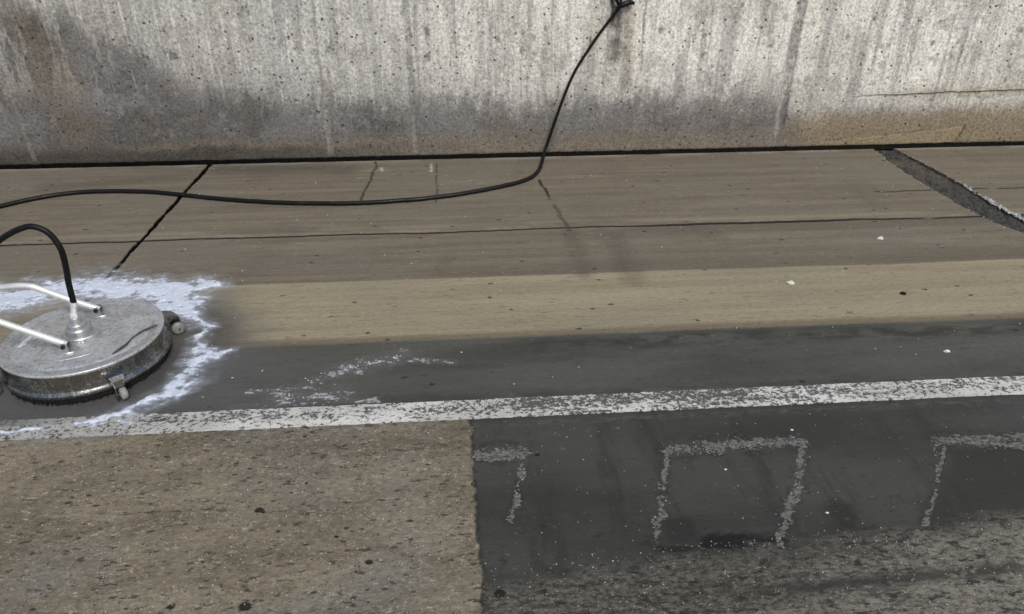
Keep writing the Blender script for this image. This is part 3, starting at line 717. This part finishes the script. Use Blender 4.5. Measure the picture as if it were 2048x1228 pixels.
# ---------------------------------------------------------------- paint residue, flakes and grit
def flake(bm, x, y, r, z=.0006, h=.0012):
    n = random.randint(4, 7); a0 = random.random()*6; o = []
    for k in range(n):
        a = a0+2*math.pi*k/n; q = r*random.uniform(.45, 1.1); o.append((x+q*1.3*math.cos(a), y+q*math.sin(a)))
    b = [bm.verts.new((u, v, 0)) for u, v in o]; t = [bm.verts.new((x+(u-x)*.85, y+(v-y)*.85, z+h)) for u, v in o]
    for k in range(n): bm.faces.new((b[k], b[(k+1) % n], t[(k+1) % n], t[k]))
    bm.faces.new(t)
def scatter_seg(bm, P, dens, r=(.0012, .0045), gap=.35):
    for (ax, ay, aw), (bx, by, bw) in zip(P, P[1:]):
        L_ = math.hypot(bx-ax, by-ay); n = int(L_*(aw+bw)*dens)
        ux, uy = (bx-ax)/L_, (by-ay)/L_
        for _ in range(n):
            t = random.random(); w_ = aw+(bw-aw)*t; s = random.triangular(-1, 1, 0)*w_
            X = ax+(bx-ax)*t-uy*s; Y = ay+(by-ay)*t+ux*s
            X += fr((X*18, Y*18, 2))*.012; Y += fr((X*18, Y*18, 12))*.012
            if fr((X*22, Y*32, 5)) < gap-1.+random.random()*.5: continue
            flake(bm, X, Y, random.uniform(*r)*random.uniform(.6, 1.))
resm = simple('chalky_paint_residue', lin(140, 140, 138, GK), .8, var=.35, sc=90)
ghost = 'ghost paint outlines on the dark wet slab'
def ghost_mark(P, dens, label):
    bm = bmesh.new()
    for p in P: scatter_seg(bm, p, dens)
    obj('paint_residue', bm, resm, kind='structure')
ghost_mark([[(.0, 1.612, .032), (.142, 1.618, .03)], [(.142, 1.62, .012), (.136, 1.52, .014), (.110, 1.44, .013), (.112, 1.40, .010), (.085, 1.35, .006)]], 5500, '')
ghost_mark([[(.575, 1.595, .024), (.72, 1.600, .030), (.97, 1.605, .028)], [(.57, 1.60, .012), (.535, 1.50, .010), (.508, 1.45, .013), (.497, 1.38, .010), (.462, 1.31, .015), (.445, 1.25, .007)],
            [(.965, 1.61, .018), (.93, 1.53, .011), (.895, 1.45, .011), (.865, 1.40, .015), (.82, 1.34, .012), (.775, 1.28, .015), (.752, 1.235, .006)], [(.46, 1.238, .006), (.75, 1.225, .008)]], 5500, '')
ghost_mark([[(1.36, 1.565, .02), (1.50, 1.555, .035), (1.70, 1.54, .03)], [(1.36, 1.56, .013), (1.30, 1.47, .005), (1.27, 1.40, .008), (1.215, 1.34, .007), (1.15, 1.27, .009), (1.10, 1.22, .010), (1.02, 1.19, .012)]], 4500, '')
bm = bmesh.new()
for P_ in ([(-.60, 1.93, .03), (-.50, 1.915, .06), (-.44, 1.93, .03)], [(-.56, 2.0, .008), (-.52, 2.04, .02), (-.45, 2.055, .014)], [(-.46, 2.06, .012), (-.38, 2.09, .035), (-.30, 2.135, .03), (-.24, 2.145, .012)], [(-.2, 2.12, .02), (-.12, 2.115, .015), (-.05, 2.09, .008)], [(-.7, 1.97, .02), (-.62, 1.98, .01)]):
    scatter_seg(bm, P_, 2600, (.0006, .0026), .2)
obj('white_residue', bm, simple('white_dried_residue', (.62, .63, .65), .6, var=.2, sc=90), kind='structure')
# broken white paint along the right edge of the filled joint
bm = bmesh.new()
for i in range(700):
    t = random.random()**.7; y = 3.75-.78*t; x = at_y(SR, y)+random.gauss(.006, .008)-.004
    wgt = .25 if y > 3.45 else 1.
    if random.random() > wgt or fr((x*30, y*12, 5)) < -.25: continue
    flake(bm, x, y, random.uniform(.002, .008), .001, random.uniform(.001, .004))
for i in range(90):
    y = random.uniform(3.0, 4.3); x = at_y(SL if random.random() < .5 else SR, y)+random.gauss(0, .012)
    flake(bm, x, y, random.uniform(.0012, .0035))
obj('joint_edge_chips', bm, simple('white_chipped_edge', (.36, .36, .35), .7, var=.5), kind='structure')
# loose grit
def stone(bm, x, y, r, z=0):
    s = bmesh.ops.create_icosphere(bm, subdivisions=1, radius=r)['verts']
    sx, sy, sz = random.uniform(.8, 1.5), random.uniform(.7, 1.1), random.uniform(.35, .7); a = random.random()*6
    for v in s:
        c_ = v.co*random.uniform(.8, 1.15); u = c_.x*sx; w_ = c_.y*sy
        v.co = (x+u*math.cos(a)-w_*math.sin(a), y+u*math.sin(a)+w_*math.cos(a), z+max(c_.z*sz+r*sz*.5, -.001))
def grit(name, n, region, r, mat, lab, dens):
    bm = bmesh.new()
    for _ in range(n):
        x = random.uniform(region[0], region[1]); y = random.uniform(region[2], region[3])
        if random.random() > dens(x, y): continue
        stone(bm, x, y, random.uniform(*r)*random.uniform(.6, 1))
    obj(name, bm, mat, kind='stuff', category='grit', label=lab)
palem = simple('pale_grit', (.42, .40, .36), .8, var=.3); darkm = simple('dark_grit', (.035, .032, .028), .8, var=.3)
def dl(x, y):
    if y < 1.775: return .42 if x < 0 else (.05 if y > 1.22+.05*x else .45)
    return .03 if y > 1.88 else .0
grit('loose_grit', 9000, (-1.4, 2.0, .98, 1.775), (.0009, .0021), palem, 'pale fine grit scattered over the near pavement', dl)
grit('loose_grit', 7000, (-1.4, 2.0, .98, 1.775), (.0012, .0029), darkm, 'dark fine grit scattered over the near pavement', lambda x, y: dl(x, y)*(.25+.75*(fr((x*5, y*9, 2)) > 0)))
grit('loose_grit', 700, (-1.5, 3.2, 1.95, 4.33), (.0015, .0045), palem, 'few pale crumbs scattered over the gutter slabs', lambda x, y: .35 if y < 4.2 else 1)
# individual pebbles
def pebble(name, x, y, r, mat, lab, cat='pebble'):
    bm = bmesh.new(); s = bmesh.ops.create_icosphere(bm, subdivisions=3, radius=r)['verts']
    for v in s:
        k = 1+.5*fr((v.co.x/r*1.3+x*9, v.co.y/r*1.3, v.co.z/r*1.3)); v.co = Vector((v.co.x*1.25*k, v.co.y*.85*k, max(v.co.z*.6*k, -r*.4)+r*.42))
    o = obj(name, bm, mat, category=cat, label=lab, group='single stones lying on the pavement'); o.location = (x, y, 0); return o
wp = simple('white_pebble', (.60, .59, .54), .8, var=.25)
pebble('pebble', 1.943, 2.99, .0105, wp, 'small white pebble on the brown slab just above the tan band, near the filled joint')
pebble('pebble', 1.338, 2.578, .0125, wp, 'largest white pebble, lying alone in the middle of the tan band')
pebble('pebble', 1.679, 2.035, .0075, wp, 'tiny white pebble on the dark grey strip above the painted line')
pebble('pebble', .96, 1.655, .0032, wp, 'tiny white pebble above the top right corner of the faded paint square')
pebble('pebble', .705, 1.50, .0030, wp, 'tiny white pebble inside the faded paint square')
pebble('pebble', .915, 1.32, .0030, wp, 'tiny white pebble right of the faded paint square')
bm = bmesh.new(); pts = [Vector((.0085*math.cos(a), .0085*math.sin(a), .0035)) for a in [2*math.pi*k/24 for k in range(25)]]
tube(bm, pts, .0032, 8, cap=False)
o = obj('rubber_ring', bm, rubber, smooth=True, category='ring', label='small black rubber ring lying on the tan band'); o.location = (1.757, 2.459, 0)
